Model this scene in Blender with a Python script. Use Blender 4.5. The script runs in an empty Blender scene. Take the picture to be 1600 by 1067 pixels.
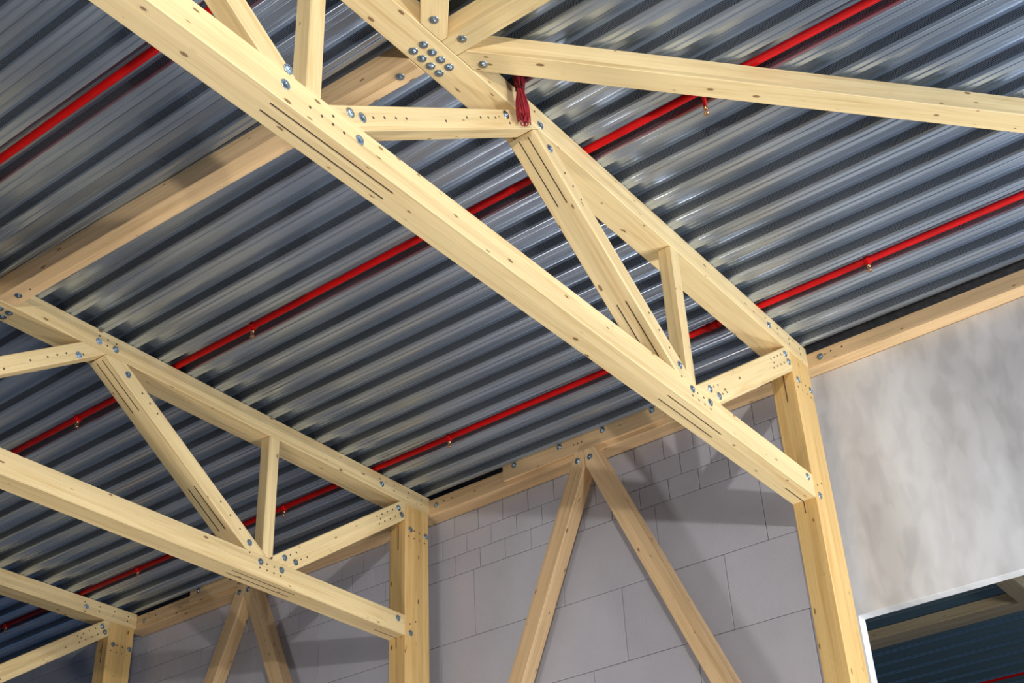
import bpy, bmesh, math, random
from mathutils import Vector, Matrix
random.seed(7)
S = bpy.context.scene
COL = S.collection
WM = {}                                   # world matrix of every object built

# ------------------------------------------------------------------ materials
def new_mat(name):
    m = bpy.data.materials.new(name); m.use_nodes = True
    nt = m.node_tree
    b = nt.nodes['Principled BSDF']
    return m, nt, b

def N(nt, t, **kw):
    n = nt.nodes.new(t)
    for k, v in kw.items():
        if k.startswith('i_'):
            key = k[2:]
            n.inputs[int(key) if key.isdigit() else key].default_value = v
        else:
            setattr(n, k, v)
    return n

def mth(nt, op, a, b=None, c=None):
    n = nt.nodes.new('ShaderNodeMath'); n.operation = op
    for i, v in enumerate((a, b, c)):
        if v is None: continue
        if isinstance(v, (int, float)): n.inputs[i].default_value = v
        else: nt.links.new(v, n.inputs[i])
    return n.outputs[0]

def mixc(nt, fac, a, b, typ='MIX'):
    n = nt.nodes.new('ShaderNodeMix'); n.data_type = 'RGBA'; n.blend_type = typ
    for i, v in ((0, fac), (6, a), (7, b)):
        if isinstance(v, (int, float)): n.inputs[i].default_value = v
        elif isinstance(v, tuple): n.inputs[i].default_value = v + (1,) if len(v) == 3 else v
        else: nt.links.new(v, n.inputs[i])
    return n.outputs[2]

def ramp(nt, fac, stops):
    n = nt.nodes.new('ShaderNodeValToRGB')
    e = n.color_ramp.elements
    while len(e) < len(stops): e.new(0.5)
    for q, (p, c) in zip(e, stops):
        q.position = p; q.color = c + (1,) if len(c) == 3 else c
    nt.links.new(fac, n.inputs[0])
    return n.outputs[0]

def wood(name, light, dark, knot=(.17, .085, .035), lam=.045):
    m, nt, b = new_mat(name)
    tc = N(nt, 'ShaderNodeTexCoord'); oi = N(nt, 'ShaderNodeObjectInfo')
    off = N(nt, 'ShaderNodeVectorMath', operation='SCALE'); off.inputs[0].default_value = (37, 11, 5)
    nt.links.new(oi.outputs['Random'], off.inputs['Scale'])
    sep = N(nt, 'ShaderNodeSeparateXYZ'); nt.links.new(tc.outputs['Object'], sep.inputs[0])
    add = N(nt, 'ShaderNodeVectorMath', operation='ADD')
    nt.links.new(tc.outputs['Object'], add.inputs[0]); nt.links.new(off.outputs[0], add.inputs[1])
    # lamella index, from the depth of the member
    li = mth(nt, 'FLOOR', mth(nt, 'DIVIDE', sep.outputs['Z'], lam))
    lj = mth(nt, 'FLOOR', mth(nt, 'DIVIDE', mth(nt, 'ADD', sep.outputs['Y'], .013), .068))
    lw = N(nt, 'ShaderNodeTexWhiteNoise', noise_dimensions='3D')
    cmb = N(nt, 'ShaderNodeCombineXYZ'); nt.links.new(li, cmb.inputs[0]); nt.links.new(lj, cmb.inputs[1]); nt.links.new(oi.outputs['Random'], cmb.inputs[2])
    nt.links.new(cmb.outputs[0], lw.inputs['Vector'])
    shift = N(nt, 'ShaderNodeVectorMath', operation='MULTIPLY_ADD')
    nt.links.new(lw.outputs['Color'], shift.inputs[0]); shift.inputs[1].default_value = (9, .3, .3); nt.links.new(add.outputs[0], shift.inputs[2])
    def noise(scale, sc, det=4, rough=.55, dist=0):
        mp = N(nt, 'ShaderNodeMapping'); mp.inputs['Scale'].default_value = scale
        nt.links.new(shift.outputs[0], mp.inputs[0])
        n = N(nt, 'ShaderNodeTexNoise'); n.inputs['Scale'].default_value = sc
        n.inputs['Detail'].default_value = det; n.inputs['Roughness'].default_value = rough; n.inputs['Distortion'].default_value = dist
        nt.links.new(mp.outputs[0], n.inputs['Vector'])
        return n.outputs['Fac']
    big = noise((.55, 9, 9), 1.6, 5, .6, .6)
    fine = noise((1.2, 90, 90), 1.5, 3, .6)
    c = ramp(nt, big, [(.30, dark), (.52, light), (.75, tuple(min(1, v * 1.08) for v in light))])
    c = mixc(nt, .30, c, ramp(nt, fine, [(.38, dark), (.56, light)]))
    # every lamella its own tone
    tone = mth(nt, 'ADD', mth(nt, 'MULTIPLY', lw.outputs['Value'], .20), .89)
    tv = N(nt, 'ShaderNodeCombineColor')
    for i in range(3): nt.links.new(tone, tv.inputs[i])
    c = mixc(nt, 1, c, tv.outputs[0], 'MULTIPLY')
    # knots: few, small, drawn out along the grain
    mp = N(nt, 'ShaderNodeMapping'); mp.inputs['Scale'].default_value = (6.5, 15, 15)
    nt.links.new(shift.outputs[0], mp.inputs[0])
    vo = N(nt, 'ShaderNodeTexVoronoi'); vo.inputs['Scale'].default_value = 1
    nt.links.new(mp.outputs[0], vo.inputs['Vector'])
    sc2 = N(nt, 'ShaderNodeSeparateColor'); nt.links.new(vo.outputs['Color'], sc2.inputs[0])
    rad = mth(nt, 'MULTIPLY', mth(nt, 'SUBTRACT', sc2.outputs[0], .36), .30)
    k = mth(nt, 'SUBTRACT', rad, vo.outputs['Distance'])
    core = ramp(nt, mth(nt, 'MULTIPLY', k, 28), [(0, (0, 0, 0)), (1, (1, 1, 1))])
    halo = ramp(nt, mth(nt, 'MULTIPLY', mth(nt, 'ADD', k, .10), 7), [(0, (0, 0, 0)), (1, (.45, .45, .45))])
    hs = N(nt, 'ShaderNodeSeparateColor'); nt.links.new(halo, hs.inputs[0])
    cs = N(nt, 'ShaderNodeSeparateColor'); nt.links.new(core, cs.inputs[0])
    c = mixc(nt, mth(nt, 'MULTIPLY', hs.outputs[0], mth(nt, 'GREATER_THAN', rad, 0.0)), c, dark)
    c = mixc(nt, mth(nt, 'MULTIPLY', cs.outputs[0], .85), c, knot)
    nt.links.new(c, b.inputs['Base Color'])
    b.inputs['Roughness'].default_value = .5
    b.inputs['Specular IOR Level'].default_value = .35
    bp = N(nt, 'ShaderNodeBump'); bp.inputs['Strength'].default_value = .12; bp.inputs['Distance'].default_value = .004
    nt.links.new(fine, bp.inputs['Height']); nt.links.new(bp.outputs[0], b.inputs['Normal'])
    return m

M = {}
M['spruce'] = wood('planed_spruce', (.80, .62, .325), (.63, .43, .185))
M['yellow'] = wood('yellow_spruce', (.74, .50, .20), (.60, .34, .10), lam=.08)  # yellower spruce tone for the columns
M['brown'] = wood('brown_spruce', (.76, .53, .29), (.56, .36, .17))  # browner spruce tone for the wall timbers and one cross beam

M['dim_wood'] = wood('dim_spruce', (.40, .31, .19), (.28, .20, .11))  # spruce with the dimness of the room behind put into its colour

def plain(name, col, rough=.5, metal=0, noise=None):
    m, nt, b = new_mat(name)
    b.inputs['Roughness'].default_value = rough; b.inputs['Metallic'].default_value = metal
    if noise:
        tc = N(nt, 'ShaderNodeTexCoord'); n = N(nt, 'ShaderNodeTexNoise'); n.inputs['Scale'].default_value = noise[0]
        n.inputs['Detail'].default_value = 5; nt.links.new(tc.outputs['Object'], n.inputs['Vector'])
        c = ramp(nt, n.outputs['Fac'], [(.3, tuple(v * (1 - noise[1]) for v in col)), (.7, tuple(min(1, v * (1 + noise[1])) for v in col))])
        nt.links.new(c, b.inputs['Base Color'])
    else:
        b.inputs['Base Color'].default_value = col + (1,)
    return m
M['zinc'] = plain('zinc_plated_steel', (.42, .50, .56), .32, 1, (60, .25))
M['dowel'] = plain('dark_nail_steel', (.10, .075, .05), .6, .3, (80, .2))
M['slot_shade'] = plain('kerf_shade', (.05, .03, .018), .9, 0, (40, .2))  # near-black colour stands for the shade inside the saw cuts
M['red'] = plain('red_pipe_paint', (.50, .001, .0015), .55, 0, (9, .12))
M['red'].node_tree.nodes['Principled BSDF'].inputs['Specular IOR Level'].default_value = .2
M['brass'] = plain('brass', (.62, .36, .20), .3, 1, (50, .2))
M['wire'] = plain('red_cable_sheath', (.34, .02, .035), .45, 0, (30, .25))
M['tie'] = plain('dark_cable_tie', (.12, .01, .015), .5, 0, (30, .2))
M['mortar'] = plain('dark_mortar', (.16, .15, .15), .95, 0, (20, .3))  # dark grey mortar between the blocks, also on the roof slab
M['floor'] = plain('concrete_floor', (.09, .10, .12), .7, 0, (1.5, .2))

def deck_mat(name, perforated, col=(.48, .56, .68)):
    m, nt, b = new_mat(name)
    uv = N(nt, 'ShaderNodeUVMap'); sp = N(nt, 'ShaderNodeSeparateXYZ'); nt.links.new(uv.outputs[0], sp.inputs[0])
    mp = N(nt, 'ShaderNodeMapping'); mp.inputs['Scale'].default_value = (.5, 14, 1); nt.links.new(uv.outputs[0], mp.inputs[0])
    n = N(nt, 'ShaderNodeTexNoise'); n.inputs['Scale'].default_value = 1; n.inputs['Detail'].default_value = 4
    nt.links.new(mp.outputs[0], n.inputs['Vector'])
    c = ramp(nt, n.outputs['Fac'], [(.3, tuple(v * .93 for v in col)), (.7, tuple(v * 1.06 for v in col))])
    r = mth(nt, 'MULTIPLY_ADD', n.outputs['Fac'], .03, .27)
    nt.links.new(r, b.inputs['Roughness'])
    b.inputs['Metallic'].default_value = .86
    if perforated:
        p = .0115
        row = mth(nt, 'FLOOR', mth(nt, 'DIVIDE', sp.outputs[1], p * .866))
        u = mth(nt, 'SUBTRACT', mth(nt, 'FRACT', mth(nt, 'ADD', mth(nt, 'DIVIDE', sp.outputs[0], p), mth(nt, 'MULTIPLY', row, .5))), .5)
        v = mth(nt, 'MULTIPLY', mth(nt, 'SUBTRACT', mth(nt, 'FRACT', mth(nt, 'DIVIDE', sp.outputs[1], p * .866)), .5), .866)
        d = mth(nt, 'SQRT', mth(nt, 'ADD', mth(nt, 'MULTIPLY', u, u), mth(nt, 'MULTIPLY', v, v)))
        hole = mth(nt, 'LESS_THAN', d, .37)
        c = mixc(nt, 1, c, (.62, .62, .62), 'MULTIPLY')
        c = mixc(nt, hole, c, (.012, .013, .015))
        nt.links.new(mth(nt, 'MULTIPLY', mth(nt, 'SUBTRACT', 1, hole), .86), b.inputs['Metallic'])
        nt.links.new(mth(nt, 'MULTIPLY_ADD', hole, .5, r), b.inputs['Roughness'])
    nt.links.new(c, b.inputs['Base Color'])
    return m
M['deck'] = deck_mat('galvanised_deck', False)
M['perf'] = deck_mat('perforated_galvanised_deck', True)
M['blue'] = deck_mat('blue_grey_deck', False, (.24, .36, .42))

def block_mat():
    m, nt, b = new_mat('sand_lime_blocks')
    tc = N(nt, 'ShaderNodeTexCoord'); ge = N(nt, 'ShaderNodeNewGeometry')
    n = N(nt, 'ShaderNodeTexNoise'); n.inputs['Scale'].default_value = 2.2; n.inputs['Detail'].default_value = 6
    nt.links.new(tc.outputs['Object'], n.inputs['Vector'])
    n2 = N(nt, 'ShaderNodeTexNoise'); n2.inputs['Scale'].default_value = 60; n2.inputs['Detail'].default_value = 3
    nt.links.new(tc.outputs['Object'], n2.inputs['Vector'])
    c = ramp(nt, n.outputs['Fac'], [(.3, (.46, .46, .52)), (.7, (.54, .54, .61))])
    c = mixc(nt, .35, c, ramp(nt, ge.outputs['Random Per Island'], [(0, (.45, .44, .48)), (1, (.55, .54, .585))]))
    c = mixc(nt, .12, c, ramp(nt, n2.outputs['Fac'], [(.35, (.38, .37, .40)), (.6, (.58, .57, .61))]))
    nt.links.new(c, b.inputs['Base Color']); b.inputs['Roughness'].default_value = .9
    return m
M['block'] = block_mat()

def plaster_mat():
    m, nt, b = new_mat('patchy_white_plaster')
    tc = N(nt, 'ShaderNodeTexCoord')
    def nz(scale, sc, det, dist=0):
        mp = N(nt, 'ShaderNodeMapping'); mp.inputs['Scale'].default_value = scale; nt.links.new(tc.outputs['Object'], mp.inputs[0])
        n = N(nt, 'ShaderNodeTexNoise'); n.inputs['Scale'].default_value = sc; n.inputs['Detail'].default_value = det
        n.inputs['Distortion'].default_value = dist
        nt.links.new(mp.outputs[0], n.inputs['Vector']); return n.outputs['Fac']
    a = nz((2.2, 1, .75), 1.0, 2.5, .4); d = nz((4.5, 1, 2.0), 1.6, 2, .3)
    c = ramp(nt, a, [(.36, (.50, .50, .505)), (.46, (.63, .63, .635)), (.52, (.67, .675, .685)), (.60, (.77, .78, .80))])
    c = mixc(nt, .4, c, ramp(nt, d, [(.38, (.54, .54, .545)), (.56, (.74, .745, .755))]))
    nt.links.new(c, b.inputs['Base Color']); b.inputs['Roughness'].default_value = .7
    return m
M['plaster'] = plaster_mat()
M['white'] = plain('white_reveal_paint', (.80, .80, .80), .6, 0, (3, .05))

# ------------------------------------------------------------------ builders
def link(o, parent=None, world=None):
    COL.objects.link(o)
    world = world or Matrix.Identity(4)
    if parent:
        o.parent = parent
        o.matrix_basis = WM[parent.name].inverted() @ world
    else:
        o.matrix_basis = world
    WM[o.name] = world
    return o

def tag(o, label=None, cat=None, group=None, kind=None):
    if label: o['label'] = label
    if cat: o['category'] = cat
    if group: o['group'] = group
    if kind or label: o['kind'] = kind or 'thing'
    return o

def empty(name, loc, label, cat, group=None):
    o = bpy.data.objects.new(name, None); o.empty_display_size = .2
    link(o, None, Matrix.Translation(loc))
    return tag(o, label, cat, group)

def frame(org, xd, zh):
    x = Vector(xd).normalized(); z = Vector(zh); z = (z - x * z.dot(x)).normalized(); y = z.cross(x)
    return Matrix(((x.x, y.x, z.x, org[0]), (x.y, y.y, z.y, org[1]), (x.z, y.z, z.z, org[2]), (0, 0, 0, 1)))

def mesh_obj(name, bm, mat, parent, world):
    me = bpy.data.meshes.new(name); bm.to_mesh(me); bm.free()
    for mm in (mat if isinstance(mat, (list, tuple)) else [mat]): me.materials.append(mm)
    o = bpy.data.objects.new(name, me)
    return link(o, parent, world)

def prism(name, pts, vec, xd, zh, mat, parent=None, bev=.0055):
    """a timber: polygon pts (world) extruded by vec; the grain runs along xd"""
    pts = [Vector(p) for p in pts]; vec = Vector(vec)
    org = sum(pts, Vector()) / len(pts) + vec * .5
    F = frame(org, xd, zh); Fi = F.inverted()
    bm = bmesh.new()
    a = [bm.verts.new(Fi @ p) for p in pts]; c = [bm.verts.new(Fi @ (p + vec)) for p in pts]
    n = len(pts)
    bm.faces.new(a); bm.faces.new(c[::-1])
    for i in range(n): bm.faces.new((a[i], c[i], c[(i + 1) % n], a[(i + 1) % n]))
    bmesh.ops.recalc_face_normals(bm, faces=bm.faces)
    if bev: bmesh.ops.bevel(bm, geom=list(bm.edges), offset=bev, segments=1, affect='EDGES', clamp_overlap=True)
    return mesh_obj(name, bm, mat, parent, F)

def box(name, lo, hi, mat, parent=None, xd=(1, 0, 0), zh=(0, 0, 1), bev=.0055):
    (x0, y0, z0), (x1, y1, z1) = lo, hi
    return prism(name, [(x0, y0, z0), (x1, y0, z0), (x1, y0, z1), (x0, y0, z1)], (0, y1 - y0, 0), xd, zh, mat, parent, bev)

def ring(bm, r, z, n, rot=0):
    return [bm.verts.new((r * math.cos(rot + 2 * math.pi * i / n), r * math.sin(rot + 2 * math.pi * i / n), z)) for i in range(n)]

def bolt_mesh():
    bm = bmesh.new()
    def solid(prof, n, rot=0):
        rs = [ring(bm, r, z, n, rot) for r, z in prof]
        for u, v in zip(rs, rs[1:]):
            for i in range(n): bm.faces.new((u[i], u[(i + 1) % n], v[(i + 1) % n], v[i]))
        bm.faces.new(rs[-1])
    solid([(.029, -.001), (.029, .0035), (.0275, .005), (.012, .005)], 28)
    solid([(.0165, .004), (.0175, .005), (.0175, .010), (.0155, .012)], 6, .3)
    solid([(.0085, .011), (.0085, .015), (.007, .0165)], 14)
    bmesh.ops.recalc_face_normals(bm, faces=bm.faces)
    me = bpy.data.meshes.new('bolt'); bm.to_mesh(me); bm.free(); me.materials.append(M['zinc'])
    return me
BOLT = bolt_mesh()
def dowel_mesh():
    bm = bmesh.new()
    a = ring(bm, .0085, -.001, 10); b = ring(bm, .0085, .0012, 10); c = ring(bm, .005, .0022, 10)
    for u, v in ((a, b), (b, c)):
        for i in range(10): bm.faces.new((u[i], u[(i + 1) % 10], v[(i + 1) % 10], v[i]))
    bm.faces.new(c)
    me = bpy.data.meshes.new('dowel'); bm.to_mesh(me); bm.free(); me.materials.append(M['dowel'])
    return me
DOWEL = dowel_mesh()

def fix(kind, p, n, parent):
    me = BOLT if kind == 'bolt' else DOWEL
    o = bpy.data.objects.new(kind, me)
    n = Vector(n); side = Vector((0, 0, 1)) if abs(n.z) < .9 else Vector((1, 0, 0))
    F = frame(p, side.cross(n), n)
    F = F @ Matrix.Rotation(random.random() * 6.28, 4, 'Z')
    return link(o, parent, F)

# ------------------------------------------------------------------ dimensions (metres)
ZT, ZD = 1.334, 1.517           # underside of the top chords, underside of the roof deck
HB, WB, WT = .195, .20, .232    # bottom chord height, chord widths
L2, L3 = 4.139, 8.560           # second and third truss
XE, XW, ZF = .364, .555, -6.0   # ends of the chords, face of the block wall, floor
X0 = -11.5

# ------------------------------------------------------------------ trusses
def line(p, s): return lambda x: p[1] + s * (x - p[0])
def xat(p, s, z): return p[0] + (z - p[1]) / s

CH_D = [(-1.93, .178), (-1.732, .137), (-1.65, .137), (-1.808, .083), (-1.727, .083), (-1.649, .083), (-1.57, .083)]
WC_D = [(-2.277, .511), (-2.165, .43), (-2.052, .348), (-3.168, 1.139), (-3.084, 1.082), (-3.001, 1.025)]
WD_D = [(-1.474, .305), (-1.406, .350), (-1.346, .305), (-1.276, .350), (-.366, .987), (-.35, 1.042), (-.4, 1.049), (-.331, 1.098), (-.259, 1.149), (-.183, 1.199), (-.292, 1.038), (-.216, 1.09), (-.143, 1.141)]
TC_D = [(-.366, 1.457), (-.162, 1.458), (-.165, 1.405), (.042, 1.458), (.035, 1.405), (.235, 1.456), (.231, 1.400), (-3.634, 1.456), (-3.553, 1.457), (-3.551, 1.403), (-3.471, 1.457)]
WBD = [(-4.374, .80), (-4.181, .965), (-4.047, 1.06), (-3.971, 1.115), (-3.898, 1.165), (-3.751, 1.225)]
WBE = [(-4.971, .332), (-4.886, .393), (-4.797, .454), (-4.712, .512)]
CO_D = [(.13, 1.085), (.051, 1.004), (.129, 1.003), (.206, 1.086), (.205, 1.006), (.28, 1.004), (.067, .126), (.147, .169)]

def truss(y, q, label):
    """q: the pitches of this truss's webs as measured"""
    t = empty('roof_truss', (0, y, 0), label, 'truss', 'timber roof trusses')
    ny = (0, -1, 0)
    top = box('top_chord', (X0, y, ZT), (XE, y + WT, ZD), M['spruce'], t)
    bot = box('bottom_chord', (X0, y, 0), (0, y + WB, HB), M['spruce'], t)
    def web(name, pts, xd, w, y0=0.0):
        return prism(name, [(a, y + y0, b) for a, b in pts], (0, w, 0), xd, (0, 1, 0) if name == 'x' else (-xd[2], 0, xd[0]), M['spruce'], t)
    e = .001
    # falling diagonal (c), its left and right faces
    (lp, ls), (rp, rs) = q['cl'], q['cr']
    (tp, ts), (bp_, bs) = q['bt'], q['bb']
    # where c's left face meets b's underside
    xi = (bp_[1] - lp[1] + ls * lp[0] - bs * bp_[0]) / (ls - bs)
    zi = lp[1] + ls * (xi - lp[0])
    xu = xat(bp_, bs, ZT)
    xs = []
    for k, sh in enumerate((0, -3.61, -7.22)):
        d = q['da'] if k else 0
        c = web('diagonal', [(xi + sh + d, zi - e), (max(xu, xi + .01) + sh + d, ZT - e), (xat(rp, rs, ZT) + sh + d, ZT - e), (xat(rp, rs, HB) + sh + d, HB + e), (xat(lp, ls, HB) + sh + d, HB + e)],
                (1, 0, ls), WB if k == 0 else .115)
        b = web('diagonal', [(xat(tp, ts, HB) + sh, HB + e), (xat(tp, ts, ZT) + sh, ZT - e), (xu + sh - .004, ZT - e), (xi + sh - .002, zi + .001), (xat(bp_, bs, HB) + sh, HB + e)],
                (1, 0, bs), .13)
        xr = xat(rp, rs, HB)
        pl, pr = q['post']
        pp = web('post', [(pl + sh, ZT - e), (pr + sh, ZT - e), (pr + sh, HB + e), (min(pr, xr + .004) + sh, HB + e), (pl + sh, rp[1] + rs * (pl - rp[0]) + .004)] if k == 0 else
                 [(pl + sh, ZT - e), (pr + sh, ZT - e), (pr + sh, HB + e), (pl + sh, HB + e)], (0, 0, 1), .11)
        xs.append((c, b, pp))
    (dt, dts), (db, dbs) = q['dt'], q['db']
    dd = web('diagonal', [(xat(dt, dts, HB) + .006, HB + e), (xat(dt, dts, ZT), ZT - e), (-e, ZT - e), (-e, db[1] + dbs * (0 - db[0])), (xat(db, dbs, HB), HB + e)], (1, 0, dts), .125)
    def put(kind, lst, par, dx=0):
        for a, z in lst: fix(kind, (a + dx, y, z), ny, par)
    put('bolt', [(-1.804, .136), (-1.565, .136), (-.10, .135)] + [(-5.585, .109), (-5.068, .112)], bot)
    put('bolt', [(-3.632, 1.406), (-3.47, 1.407), (-.34, 1.41)] if y > 1 else [(-3.416, 1.375), (-.32, 1.414)], top)
    put('bolt', [(-1.94, .262), (-3.325, 1.24)], xs[0][0])
    put('bolt', [(-1.538, .258), (-1.41, .258), (-.10, 1.245), (-.055, 1.19)], dd)
    put('bolt', [(-3.79, 1.20), (-5.142, .245), (-5.054, .274)], xs[0][1])
    put('bolt', [(-5.575, .218)], xs[1][0])
    put('dowel', CH_D, bot); put('dowel', [(a - 3.61, z) for a, z in CH_D[2:]], bot); put('dowel', TC_D, top); put('dowel', WC_D, xs[0][0])
    put('dowel', WD_D, dd); put('dowel', [(a, z - (.066 if y < 1 else 0)) for a, z in WBD] + WBE, xs[0][1])
    # dark strips on the undersides, painting the shade inside the plate saw cuts
    def slot_shade(par, a, b, yy, w, up):
        a = Vector(a); b = Vector(b); d = (b - a).normalized(); upv = Vector(up).normalized() * .003
        prism('slot_shade', [(a.x, y + yy, a.z), (b.x, y + yy, b.z), (b.x, y + yy + w, b.z), (a.x, y + yy + w, a.z)], upv, d, up, M['slot_shade'], par, 0)
    nz = (0, 0, -1)
    for ya in (.055, .125):
        slot_shade(bot, (-2.05, 0, .001), (-1.35, 0, .001), ya, .006, nz)
        slot_shade(bot, (-5.62 , 0, .001), (-4.75, 0, .001), ya, .006, nz)
        # along the underside of the long falling diagonal
        u = Vector((ls, 0, -1)).normalized()
        for s0, s1 in ((.03, .52), (1.28, 1.72)):
            dv = Vector((1, 0, ls)).normalized(); st = Vector((xi, 0, zi))
            a = st + dv * s0 - u * .001; b2 = st + dv * s1 - u * .001
            slot_shade(xs[0][0], a, b2, ya, .007, u)
    slot_shade(bot, (-.30, 0, .001), (-.006, 0, .001), .105, .006, nz)
    return t

Q1 = dict(cl=((-2.072, .25), -.725), cr=((-1.755, .195), -.722), bt=((-5.297, .19), .7025), bb=((-5.009, .214), .711),
          post=(-1.840, -1.735), dt=((-1.735, .201), .679), db=((-1.366, .214), .671), da=-.15)
Q2 = dict(cl=((-1.982, .205), -.704), cr=((-1.79, .24), -.70), bt=((-4.427, .885), .69), bb=((-4.397, .740), .692),
          post=(-1.790, -1.670), dt=((-1.647, .253), .685), db=((-1.382, .206), .69), da=-.15)
T1 = truss(0, Q1, 'large pale spruce roof truss crossing the middle, red cables hanging from it')
T2 = truss(L2, Q2, 'middle spruce roof truss, its column standing against the grey block wall')
T3 = truss(L3, Q2, 'farthest spruce roof truss, just showing in the lower left corner')

# ------------------------------------------------------------------ columns
def column(y, label, w=WB):
    c = box('timber_column', (0, y, ZF), (.341, y + w, ZT - .001), M['yellow'], None, (0, 0, 1), (1, 0, 0), .005)
    tag(c, label, 'column', 'timber columns under the trusses')
    for a, z in [(.075, 1.081), (.300, 1.081), (.075, .04)]: fix('bolt', (a, y, z), (0, -1, 0), c)
    for a, z in CO_D: fix('dowel', (a, y, z), (0, -1, 0), c)
    prism('slot_shade', [(-.0008, y + .105, -.10), (-.0008, y + .111, -.10), (-.0008, y + .111, -.002), (-.0008, y + .105, -.002)], (-.002, 0, 0), (0, 0, 1), (1, 0, 0), M['slot_shade'], c, 0)  # dark strips again paint the shade inside the cuts
    prism('slot_shade', [(-.0008, y + .085, .87), (-.0008, y + .092, .87), (-.0008, y + .092, 1.12), (-.0008, y + .085, 1.12)], (-.002, 0, 0), (0, 0, 1), (1, 0, 0), M['slot_shade'], c, 0)
column(0, 'yellowish timber column beside the white plastered panel')
column(L2, 'yellowish timber column in front of the grey blocks, at the foot of the middle truss')
column(L3, 'short visible top of a timber column in the lower left corner')

# ------------------------------------------------------------------ roof beams and braces
def flat(name, pts, z0, z1, xd, mat, label, cat, group=None):
    o = prism(name, [(a, b, z0) for a, b in pts], (0, 0, z1 - z0), xd, (0, 0, 1), mat, None, .004)
    return tag(o, label, cat, group)
pb = flat('roof_beam', [(-4.425, WT + .002), (-4.272, WT + .002), (-4.385, L2 - .002), (-4.545, L2 - .002)], ZT, ZD - .002, (-.03, 1, 0), M['brown'],
          'brownish roof beam between the large truss and the middle truss, under the metal deck', 'beam', 'cross beams under the roof deck')
fix('bolt', (-4.35, .37, ZT), (0, 0, -1), pb); fix('bolt', (-4.459, 3.99, ZT), (0, 0, -1), pb)
for a, b in ((-4.452, 3.86),): fix('dowel', (a, b, ZT), (0, 0, -1), pb)
pb = flat('roof_beam', [(-4.405, -.002), (-4.262, -.002), (-4.20, -4.1), (-4.345, -4.1)], ZT, ZD - .002, (-.03, 1, 0), M['spruce'],
          'pale roof beam leaving the large truss towards the top edge of the picture', 'beam', 'cross beams under the roof deck')
fix('bolt', (-4.349, -.114, ZT), (0, 0, -1), pb)
# eight bolts through the top chord where the cross beams meet it
top1 = [o for o in T1.children if o.name.startswith('top_chord')][0]
for i in range(4):
    for b in (.091, .170): fix('bolt', (-4.458 + .079 * i, b, ZT), (0, 0, -1), top1)
top2 = [o for o in T2.children if o.name.startswith('top_chord')][0]
for i in range(2):
    for b in (.091, .170): fix('bolt', (-4.449 + .079 * i, L2 + b, ZT), (0, 0, -1), top2)
br = flat('roof_brace', [(-4.258, -.003), (-4.10, -.003), (.10, -3.678), (.10, -3.905), (-4.258, -.074)], ZT, ZD - .028, (.753, -.658, 0), M['spruce'],
          'long pale roof brace running to the right edge of the picture', 'brace', 'wind braces in the roof plane')
fix('bolt', (-4.107, -.08, ZT), (0, 0, -1), br)
br = flat('roof_brace', [(-4.598, -.003), (-4.409, -.003), (-4.409, -.052), (-7.6, -2.86), (-7.6, -2.63)], ZT, ZD - .028, (.753, .658, 0), M['spruce'],
          'short stub of a roof brace at the top edge beside the eight bolts', 'brace', 'wind braces in the roof plane')
fix('bolt', (-4.568, -.083, ZT), (0, 0, -1), br)

# ------------------------------------------------------------------ beams along the back wall, splice boards, V braces
def edge_beam(y0, y1, bolts, label, z0=1.328, z1=1.500):
    o = box('edge_beam', (XE + .002, y0, z0), (XW - .002, y1, z1), M['brown'], None, (0, 1, 0), (0, 0, 1))
    tag(o, label, 'beam', 'edge beams along the wall tops')
    for b, z in bolts: fix('bolt', (XE + .002, b, z), (-1, 0, 0), o)
    for b, z in bolts:
        for i in (1, 2): fix('dowel', (XE + .002, b - .10 * i, z + .015), (-1, 0, 0), o)
    return o
edge_beam(.12, L2 + .11, [(4.055, 1.418)], 'edge beam along the top of the grey block wall, between the large and middle trusses')
edge_beam(L2 + .112, L3 + .11, [(8.438, 1.408)], 'dim edge beam on the block wall between the middle and farthest trusses')
edge_beam(-9, .118, [(-.111, 1.396)], 'edge beam above the white plastered panel on the right', 1.322, 1.466)

def splice(dy, label):
    o = box('splice_board', (.334, 1.40 + dy, 1.372), (XE, 3.20 + dy, 1.572), M['brown'], None, (0, 1, 0), (0, 0, 1), .003)
    tag(o, label, 'board', 'splice boards over the V braces')
    for b in (3.06, 2.53, 2.045, 1.51): fix('bolt', (.334, b + dy, 1.495), (-1, 0, 0), o)
    for i in range(3): fix('dowel', (.334, 2.28 + .045 * i + dy, 1.46), (-1, 0, 0), o)
splice(0, 'bolted splice board on the edge beam above the nearer pair of V braces')
splice(4.43, 'bolted splice board above the farther pair of V braces, half behind the middle truss')

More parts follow.
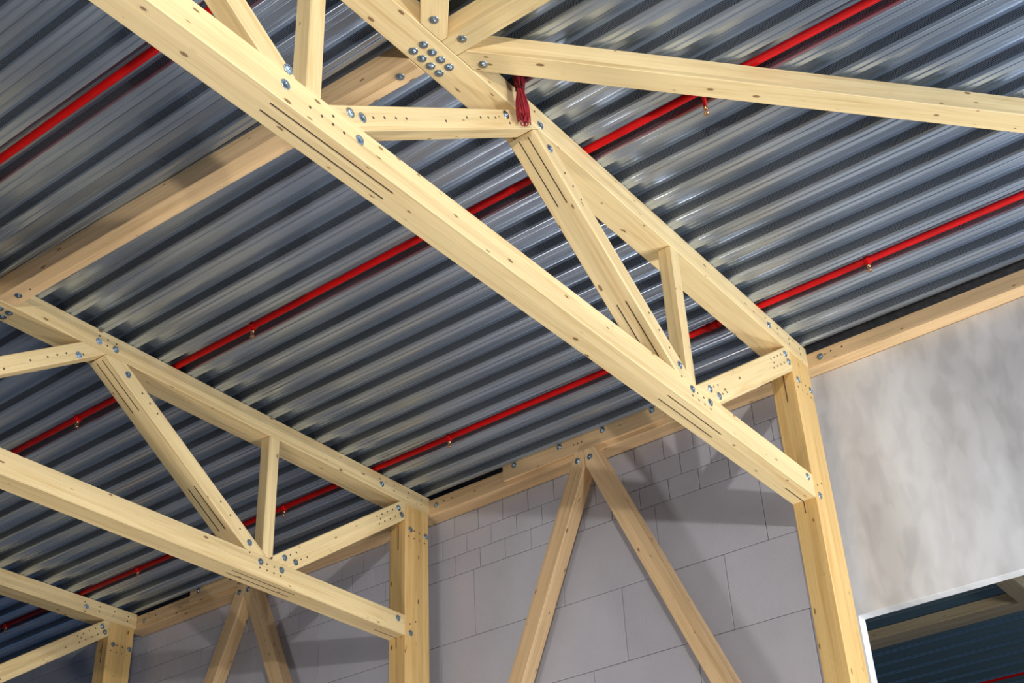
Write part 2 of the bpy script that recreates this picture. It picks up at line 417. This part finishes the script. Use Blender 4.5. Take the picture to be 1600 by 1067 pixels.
def vbrace(dy, l1, l2):
    xb, d = .26, .16
    g = 'V braces on the block wall'
    zt = 1.326
    def at(p, q, z): return p[0] + (q[0] - p[0]) * (z - p[1]) / (q[1] - p[1])
    La, Lb = (2.315, 1.345), (3.192, -.612); Ra, Rb = (2.225, 1.161), (3.041, -.648)
    pts = [(at(La, Lb, zt), zt), (2.222, zt), (2.222, 1.165), (at(Ra, Rb, -2.5), -2.5), (at(La, Lb, -2.5), -2.5)]
    a = prism('diagonal_brace', [(xb, y + dy, z) for y, z in pts], (d, 0, 0), (0, Lb[0] - La[0], Lb[1] - La[1]), (1, 0, 0), M['brown'], None, .005)
    tag(a, l1, 'brace', g); fix('bolt', (xb, 2.294 + dy, 1.236), (-1, 0, 0), a)
    La, Lb = (2.212, 1.163), (1.233, -1.084); Ra, Rb = (2.117, 1.345), (1.03, -1.133)
    pts = [(2.218, zt), (2.216, 1.17), (at(La, Lb, -2.5), -2.5), (at(Ra, Rb, -2.5), -2.5), (at(Ra, Rb, zt), zt)]
    b = prism('diagonal_brace', [(xb, y + dy, z) for y, z in pts], (d, 0, 0), (0, Lb[0] - La[0], Lb[1] - La[1]), (1, 0, 0), M['brown'], None, .005)
    tag(b, l2, 'brace', g); fix('bolt', (xb, 2.158 + dy, 1.231), (-1, 0, 0), b)
vbrace(0, 'left leg of the nearer V brace on the block wall, with a bright lit side', 'right leg of the nearer V brace, next to the column by the white panel')
vbrace(4.43, 'left leg of the farther, dimmer V brace behind the middle truss', 'right leg of the farther, dimmer V brace, beside the middle column')

# ------------------------------------------------------------------ roof deck (setting)
def deck(name, x0, n, pitch, z, y0, y1, h, mats, perf=True):
    prof = [(0, 0), (.031, 0), (.036, .007), (.042, .007), (.047, 0), (.083, 0), (.092, h * .21), (.117, h * .80), (.125, h),
            (.150, h), (.154, h - .005), (.160, h - .005), (.164, h), (.218, h), (.222, h - .005), (.228, h - .005), (.232, h),
            (.262, h), (.2715, h * .77), (.2955, h * .19)]
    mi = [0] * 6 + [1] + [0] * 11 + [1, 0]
    k = pitch / .3037
    rp, rm = [], []
    m_ = len(prof)
    for j in range(m_):
        p = Vector(prof[j]); a = Vector(prof[j - 1]) if j else Vector((prof[-1][0] - .3037, prof[-1][1]))
        b = Vector(prof[j + 1]) if j < m_ - 1 else Vector((.3037, 0))
        la, lb = (a - p).length, (b - p).length
        rr = .0055 if min(la, lb) > .013 else min(la, lb) * .35
        if prof[j][0] in (.092, .117, .2715, .2955): rr = .0004
        p0, p2 = p + (a - p).normalized() * rr, p + (b - p).normalized() * rr
        for t in (0, .33, .67, 1):
            q = p0 * (1 - t) ** 2 + p * 2 * t * (1 - t) + p2 * t * t
            rp.append((q.x, q.y)); rm.append(mi[j] if t == 1 else 0)
    prof, mi = rp, rm
    bm = bmesh.new(); uvl = bm.loops.layers.uv.new('UVMap')
    P = []
    for i in range(n):
        for j, (a, b) in enumerate(prof): P.append((x0 + i * pitch + a * k, z + b, mi[j] if perf else 0))
    P.append((x0 + n * pitch, z, 0)); P.append((x0 + n * pitch + .030 * k, z, 0)); P.append((x0 + n * pitch + .032 * k, z + .012, 0))
    va = [bm.verts.new((a, y0, b)) for a, b, _ in P]; vb = [bm.verts.new((a, y1, b)) for a, b, _ in P]
    s = 0
    for i in range(len(P) - 1):
        L = math.hypot(P[i + 1][0] - P[i][0], P[i + 1][1] - P[i][1])
        f = bm.faces.new((va[i], va[i + 1], vb[i + 1], vb[i])); f.material_index = P[i][2]
        for l, (u, v) in zip(f.loops, ((y0, s), (y0, s + L), (y1, s + L), (y1, s))): l[uvl].uv = (u, v)
        s += L
    o = mesh_obj(name, bm, mats, None, Matrix.Identity(4))
    so = o.modifiers.new('sheet', 'SOLIDIFY'); so.thickness = .0012; so.offset = -1
    return tag(o, None, None, None, 'structure')
PITCH = .3037
XR = -2.86 + .152 - .0415          # a flange starts here
nL = 28
deck('ceiling', XR - nL * PITCH, nL + 10, PITCH, ZD + .0016, -11, 14, .100, [M['deck'], M['perf']])
box('ceiling', (-12, -11, ZD + .16), (12, 14, ZD + .30), M['mortar'], None, bev=0)['kind'] = 'structure'
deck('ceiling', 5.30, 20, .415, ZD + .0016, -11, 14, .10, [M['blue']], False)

# ------------------------------------------------------------------ walls and floor (setting)
def block_wall():
    bm = bmesh.new()
    def blk(y0, y1, z0, z1):
        g = .0022
        r = bmesh.ops.create_cube(bm, size=1)
        d = random.uniform(-.0015, .0015)
        for v in r['verts']:
            v.co = Vector((XW + d + (v.co.x + .5) * .20, y0 + g + (v.co.y + .5) * (y1 - y0 - 2 * g), z0 + g + (v.co.z + .5) * (z1 - z0 - 2 * g)))
        es = {e for v in r['verts'] for e in v.link_edges}
        bmesh.ops.bevel(bm, geom=list(es), offset=.003, segments=1, affect='EDGES')
    YA, YB = .20, 13.0
    def row(z0, z1, yref, w):
        k = math.ceil((YA - yref) / w); y = yref + (k - 1) * w
        while y < YB:
            a, b = max(y, YA), min(y + w, YB)
            if b - a > .02: blk(a, b, z0, z1)
            y += w
    row(1.33, 1.50, 3.90, .303); row(1.115, 1.33, 3.99, .303); row(.912, 1.115, 4.14, .303); row(.710, .912, 3.98, .303)
    zs = [.710, .055, -.602, -1.258, -1.915, -2.57, -3.23, -3.885, -4.54, -5.2, -6.0]
    refs = [3.76, 4.175, 2.49, 4.0, 3.6, 4.1, 3.8, 3.5, 4.2, 3.9]
    for i in range(10): row(zs[i + 1], zs[i], refs[i], 1.02)
    for f in bm.faces: f.material_index = 0
    r = bmesh.ops.create_cube(bm, size=1)
    fs = {f for v in r['verts'] for f in v.link_faces}
    for v in r['verts']:
        v.co = Vector((XW + .012 + (v.co.x + .5) * .16, YA + .004 + (v.co.y + .5) * (YB - YA - .008), ZF + (v.co.z + .5) * (1.49 - ZF)))
    for f in fs: f.material_index = 1
    o = mesh_obj('wall_back', bm, [M['block'], M['mortar']], None, Matrix.Identity(4))
    return tag(o, None, None, None, 'structure')
block_wall()

w = box('wall_right', (.505, -9, -.79), (.617, .19, 1.318), M['plaster'], None, (0, 1, 0), (0, 0, 1), .002); w['kind'] = 'structure'
w = box('trim_1', (.505, .047, ZF), (.617, .19, -.791), M['white'], None, (0, 0, 1), (1, 0, 0), .002); w['kind'] = 'structure'
f = box('floor', (-14, -13, ZF - .2), (14, 15, ZF), M['floor'], None, bev=0); f['kind'] = 'structure'

# ------------------------------------------------------------------ sprinkler pipes
def lathe(bm, prof, n, mi=0, org=Vector((0, 0, 0)), ax=None):
    rs = []
    for r, z in prof:
        rs.append([bm.verts.new(org + Vector((r * math.cos(2 * math.pi * i / n), r * math.sin(2 * math.pi * i / n), z))) for i in range(n)])
    for u, v in zip(rs, rs[1:]):
        for i in range(n):
            f = bm.faces.new((u[i], u[(i + 1) % n], v[(i + 1) % n], v[i])); f.material_index = mi; f.smooth = True
    for rr in (rs[0], rs[-1]):
        f = bm.faces.new(rr); f.material_index = mi
def pipe(x, z, y0, y1, heads, label, r=.0275):
    bm = bmesh.new()
    lathe(bm, [(r, y0), (r, y1)], 24)
    bmesh.ops.recalc_face_normals(bm, faces=bm.faces)
    F = Matrix.Translation((x, 0, z)) @ Matrix.Rotation(-math.pi / 2, 4, 'X')
    p = mesh_obj('sprinkler_pipe', bm, M['red'], None, F)
    tag(p, label, 'pipe', 'red sprinkler pipes in the deck flutes')
    for y, drop in heads:
        # nipple
        bm = bmesh.new()
        lathe(bm, [(.024, -.035), (.024, -.012), (.013, -.008), (.013, -drop + .0)], 14)
        lathe(bm, [(r + .006, -.02), (r + .006, .02)], 20)
        bmesh.ops.recalc_face_normals(bm, faces=bm.faces)
        nip = mesh_obj('branch_fitting', bm, M['red'], p, Matrix.Translation((x, y, z)))
        # head: hexagon body, frame arms, bulb, deflector
        bm = bmesh.new()
        lathe(bm, [(.008, 0), (.017, -.002), (.017, -.012), (.012, -.016), (.012, -.024)], 12)
        for s in (-1, 1):
            pr = [(.010 * s, -.022), (.017 * s, -.035), (.006 * s, -.056)]
            for (a, b), (c2, d2) in zip(pr, pr[1:]):
                vs = [bm.verts.new(Vector((u, w2, h))) for (u, h) in ((a - .002, b), (a + .002, b), (c2 + .002, d2), (c2 - .002, d2)) for w2 in (-.003, .003)]
                for q in ((0, 1, 3, 2), (4, 5, 7, 6), (0, 2, 4, 6), (1, 3, 5, 7), (2, 3, 5, 4), (0, 1, 7, 6)):
                    try: bm.faces.new([vs[i] for i in q])
                    except ValueError: pass
        lathe(bm, [(.003, -.024), (.0035, -.040), (.003, -.055)], 8)
        lathe(bm, [(.004, -.054), (.019, -.057), (.019, -.059), (.004, -.061)], 16)
        bmesh.ops.recalc_face_normals(bm, faces=bm.faces)
        mesh_obj('sprinkler_head', bm, M['brass'], p, Matrix.Translation((x, y, z - drop)))
    return p
ZP = ZD + .030
pipe(-5.31, ZP, -10, 13, [], 'red sprinkler pipe across the upper left corner')
pipe(-2.86, ZP, -10, 13, [(3.24, .045), (5.44, .035), (-.90, .155)], 'middle red sprinkler pipe, passing over the node with the red cables')
pc = pipe(-.425, ZP, -10, 13, [(-.93, .045), (3.23, .045), (5.37, .045), (7.60, .035), (9.95, .035)], 'red sprinkler pipe nearest the block wall and white panel')
bm = bmesh.new()
lathe(bm, [(.036, -.05), (.036, -.03), (.031, -.028), (.031, .028), (.036, .03), (.036, .05)], 20)
lathe(bm, [(.020, 0), (.020, .0)], 8)
bmesh.ops.recalc_face_normals(bm, faces=bm.faces)
mesh_obj('pipe_coupling', bm, M['red'], pc, Matrix.Translation((-.425, .44, ZP)) @ Matrix.Rotation(-math.pi / 2, 4, 'X'))

# ------------------------------------------------------------------ red cable bundle
def tube(bm, pts, r, n=6):
    pts = [Vector(p) for p in pts]; prev = None; ref = Vector((.3, .9, .1))
    for i, p in enumerate(pts):
        d = (pts[min(i + 1, len(pts) - 1)] - pts[max(i - 1, 0)]).normalized()
        u = d.cross(ref).normalized(); v = d.cross(u)
        cur = [bm.verts.new(p + (u * math.cos(6.2832 * k / n) + v * math.sin(6.2832 * k / n)) * r) for k in range(n)]
        if prev:
            for k in range(n):
                f = bm.faces.new((prev[k], prev[(k + 1) % n], cur[(k + 1) % n], cur[k])); f.smooth = True
        prev = cur
cb = empty('cable_bundle', (-3.70, -.06, 1.17), 'hank of red cables tied together, hanging at the node of the large truss', 'cable')
bm = bmesh.new()
rnd = random.Random(3)
for i in range(34):
    a = rnd.random() * 6.283; rr = math.sqrt(rnd.random())
    end = rnd.uniform(-.015, .035)
    pts = []
    for j in range(9):
        t = j / 8
        wd = (.040, .042, .040, .026, .036, .046, .050, .050, .046)[j]
        a2 = a + .5 * t
        x = -3.725 + .045 * t + rr * wd * math.cos(a2) + .003 * math.sin(9 * t + i)
        y = -.062 + rr * wd * .8 * math.sin(a2)
        z = 1.565 - (.375 - end * (1 if j == 8 else .5)) * t
        pts.append((x, y, z))
    tube(bm, pts, .0042)
mesh_obj('wires', bm, M['wire'], cb, Matrix.Identity(4))
# hook-shaped ends of the hank
for i in range(5):
    bm = bmesh.new()
    ang = rnd.random() * 3.1
    pts = [(-3.682 + .025 * math.cos(6.28 * i / 5) + .012 * math.cos(ang) * math.cos(k * math.pi / 6), -.062 + .02 * math.sin(6.28 * i / 5) + .012 * math.sin(ang) * math.cos(k * math.pi / 6), 1.20 - .035 * math.sin(k * math.pi / 6)) for k in range(7)]
    tube(bm, pts, .0040)
    mesh_obj('wire_loop', bm, M['wire'], cb, Matrix.Identity(4))
bm = bmesh.new()
tube(bm, [(-3.708 + .030 * math.cos(k * .5236), -.062 + .027 * math.sin(k * .5236), 1.432) for k in range(13)], .004)
mesh_obj('cable_tie', bm, M['tie'], cb, Matrix.Identity(4))

# ------------------------------------------------------------------ the room behind the opening
o = box('timber_beam', (6.93, -6, 1.385), (7.28, 8, ZD), M['dim_wood'], None, (0, 1, 0), (0, 0, 1)); tag(o, 'dim timber beam seen through the opening under the white panel, crossing below the dark deck', 'beam')
o = box('roof_joist', (.70, .30, ZT), (6.92, .52, ZD - .002), M['dim_wood'], None); tag(o, 'timber joist in the upper right corner of the opening under the white panel', 'beam')
pipe(10.1, ZP, -6, 8, [], 'dark red pipe glimpsed at the bottom of the opening under the white panel')

# ------------------------------------------------------------------ light
def lamp(kind, loc, power, col, size=.1, target=None, spot=None, name='scene_light'):
    l = bpy.data.lights.new(name, kind); l.energy = power; l.color = col
    if kind == 'AREA': l.shape = 'RECTANGLE'; l.size = size[0]; l.size_y = size[1]
    else: l.shadow_soft_size = size
    if spot: l.spot_size = spot; l.spot_blend = .45
    o = bpy.data.objects.new(name, l); COL.objects.link(o); o.location = loc
    if target is not None:
        o.rotation_euler = (Vector(target) - Vector(loc)).to_track_quat('-Z', 'Y').to_euler()
    return o
lamp('AREA', (-11.5, -6.5, -2.0), 170, (.96, .97, 1), (2.5, 2), (0, 2.5, .3))                       # added soft fill for the wall and beam faces, no such source known
lamp('SPOT', (-8.9, -3.8, -1.45), 1020, (1, .96, .90), .07, (-5.96, .25, -1.0), math.radians(86))   # flood light on a mast near the photographer
lamp('SPOT', (-.9, -2.9, -4.3), 520, (.96, .98, 1), .35, (-.9, -1.5, 0), math.radians(165))         # flood light standing before the white panel, turned up
lamp('AREA', (-.2, -9.0, -3.0), 860, (.94, .97, 1), (3, 2), (-1.2, 0, 0))                           # broad cool light from the right side of the hall
lamp('SPOT', (-4.2, 3.2, -5.3), 500, (1, .92, .84), .6, (-3.6, 4.2, 0), math.radians(165))           # flood light on the floor before the middle truss, turned up

wd = bpy.data.worlds.new('hall_air'); S.world = wd; wd.use_nodes = True
bg = wd.node_tree.nodes['Background']
bg.inputs[0].default_value = (.26, .42, .68, 1); bg.inputs[1].default_value = .19

# ------------------------------------------------------------------ camera
cam = bpy.data.cameras.new('camera'); cam.sensor_width = 36; cam.sensor_fit = 'HORIZONTAL'; cam.lens = 46.472
co = bpy.data.objects.new('camera', cam); COL.objects.link(co)
R = ((0.60649418, -0.79392887, -0.04291577), (-0.41446474, -0.3617558, 0.83507587), (0.67851587, 0.48868159, 0.54845831))
co.matrix_world = Matrix(((R[0][0], R[1][0], -R[2][0], -8.69948757), (R[0][1], R[1][1], -R[2][1], -3.49536626), (R[0][2], R[1][2], -R[2][2], -4.41832214), (0, 0, 0, 1)))
cam.clip_start = .05; cam.clip_end = 200
S.camera = co

S.view_settings.view_transform = 'Standard'; S.view_settings.look = 'None'
S.view_settings.gamma = 1; S.view_settings.use_curve_mapping = False
S.view_settings.exposure = -.06
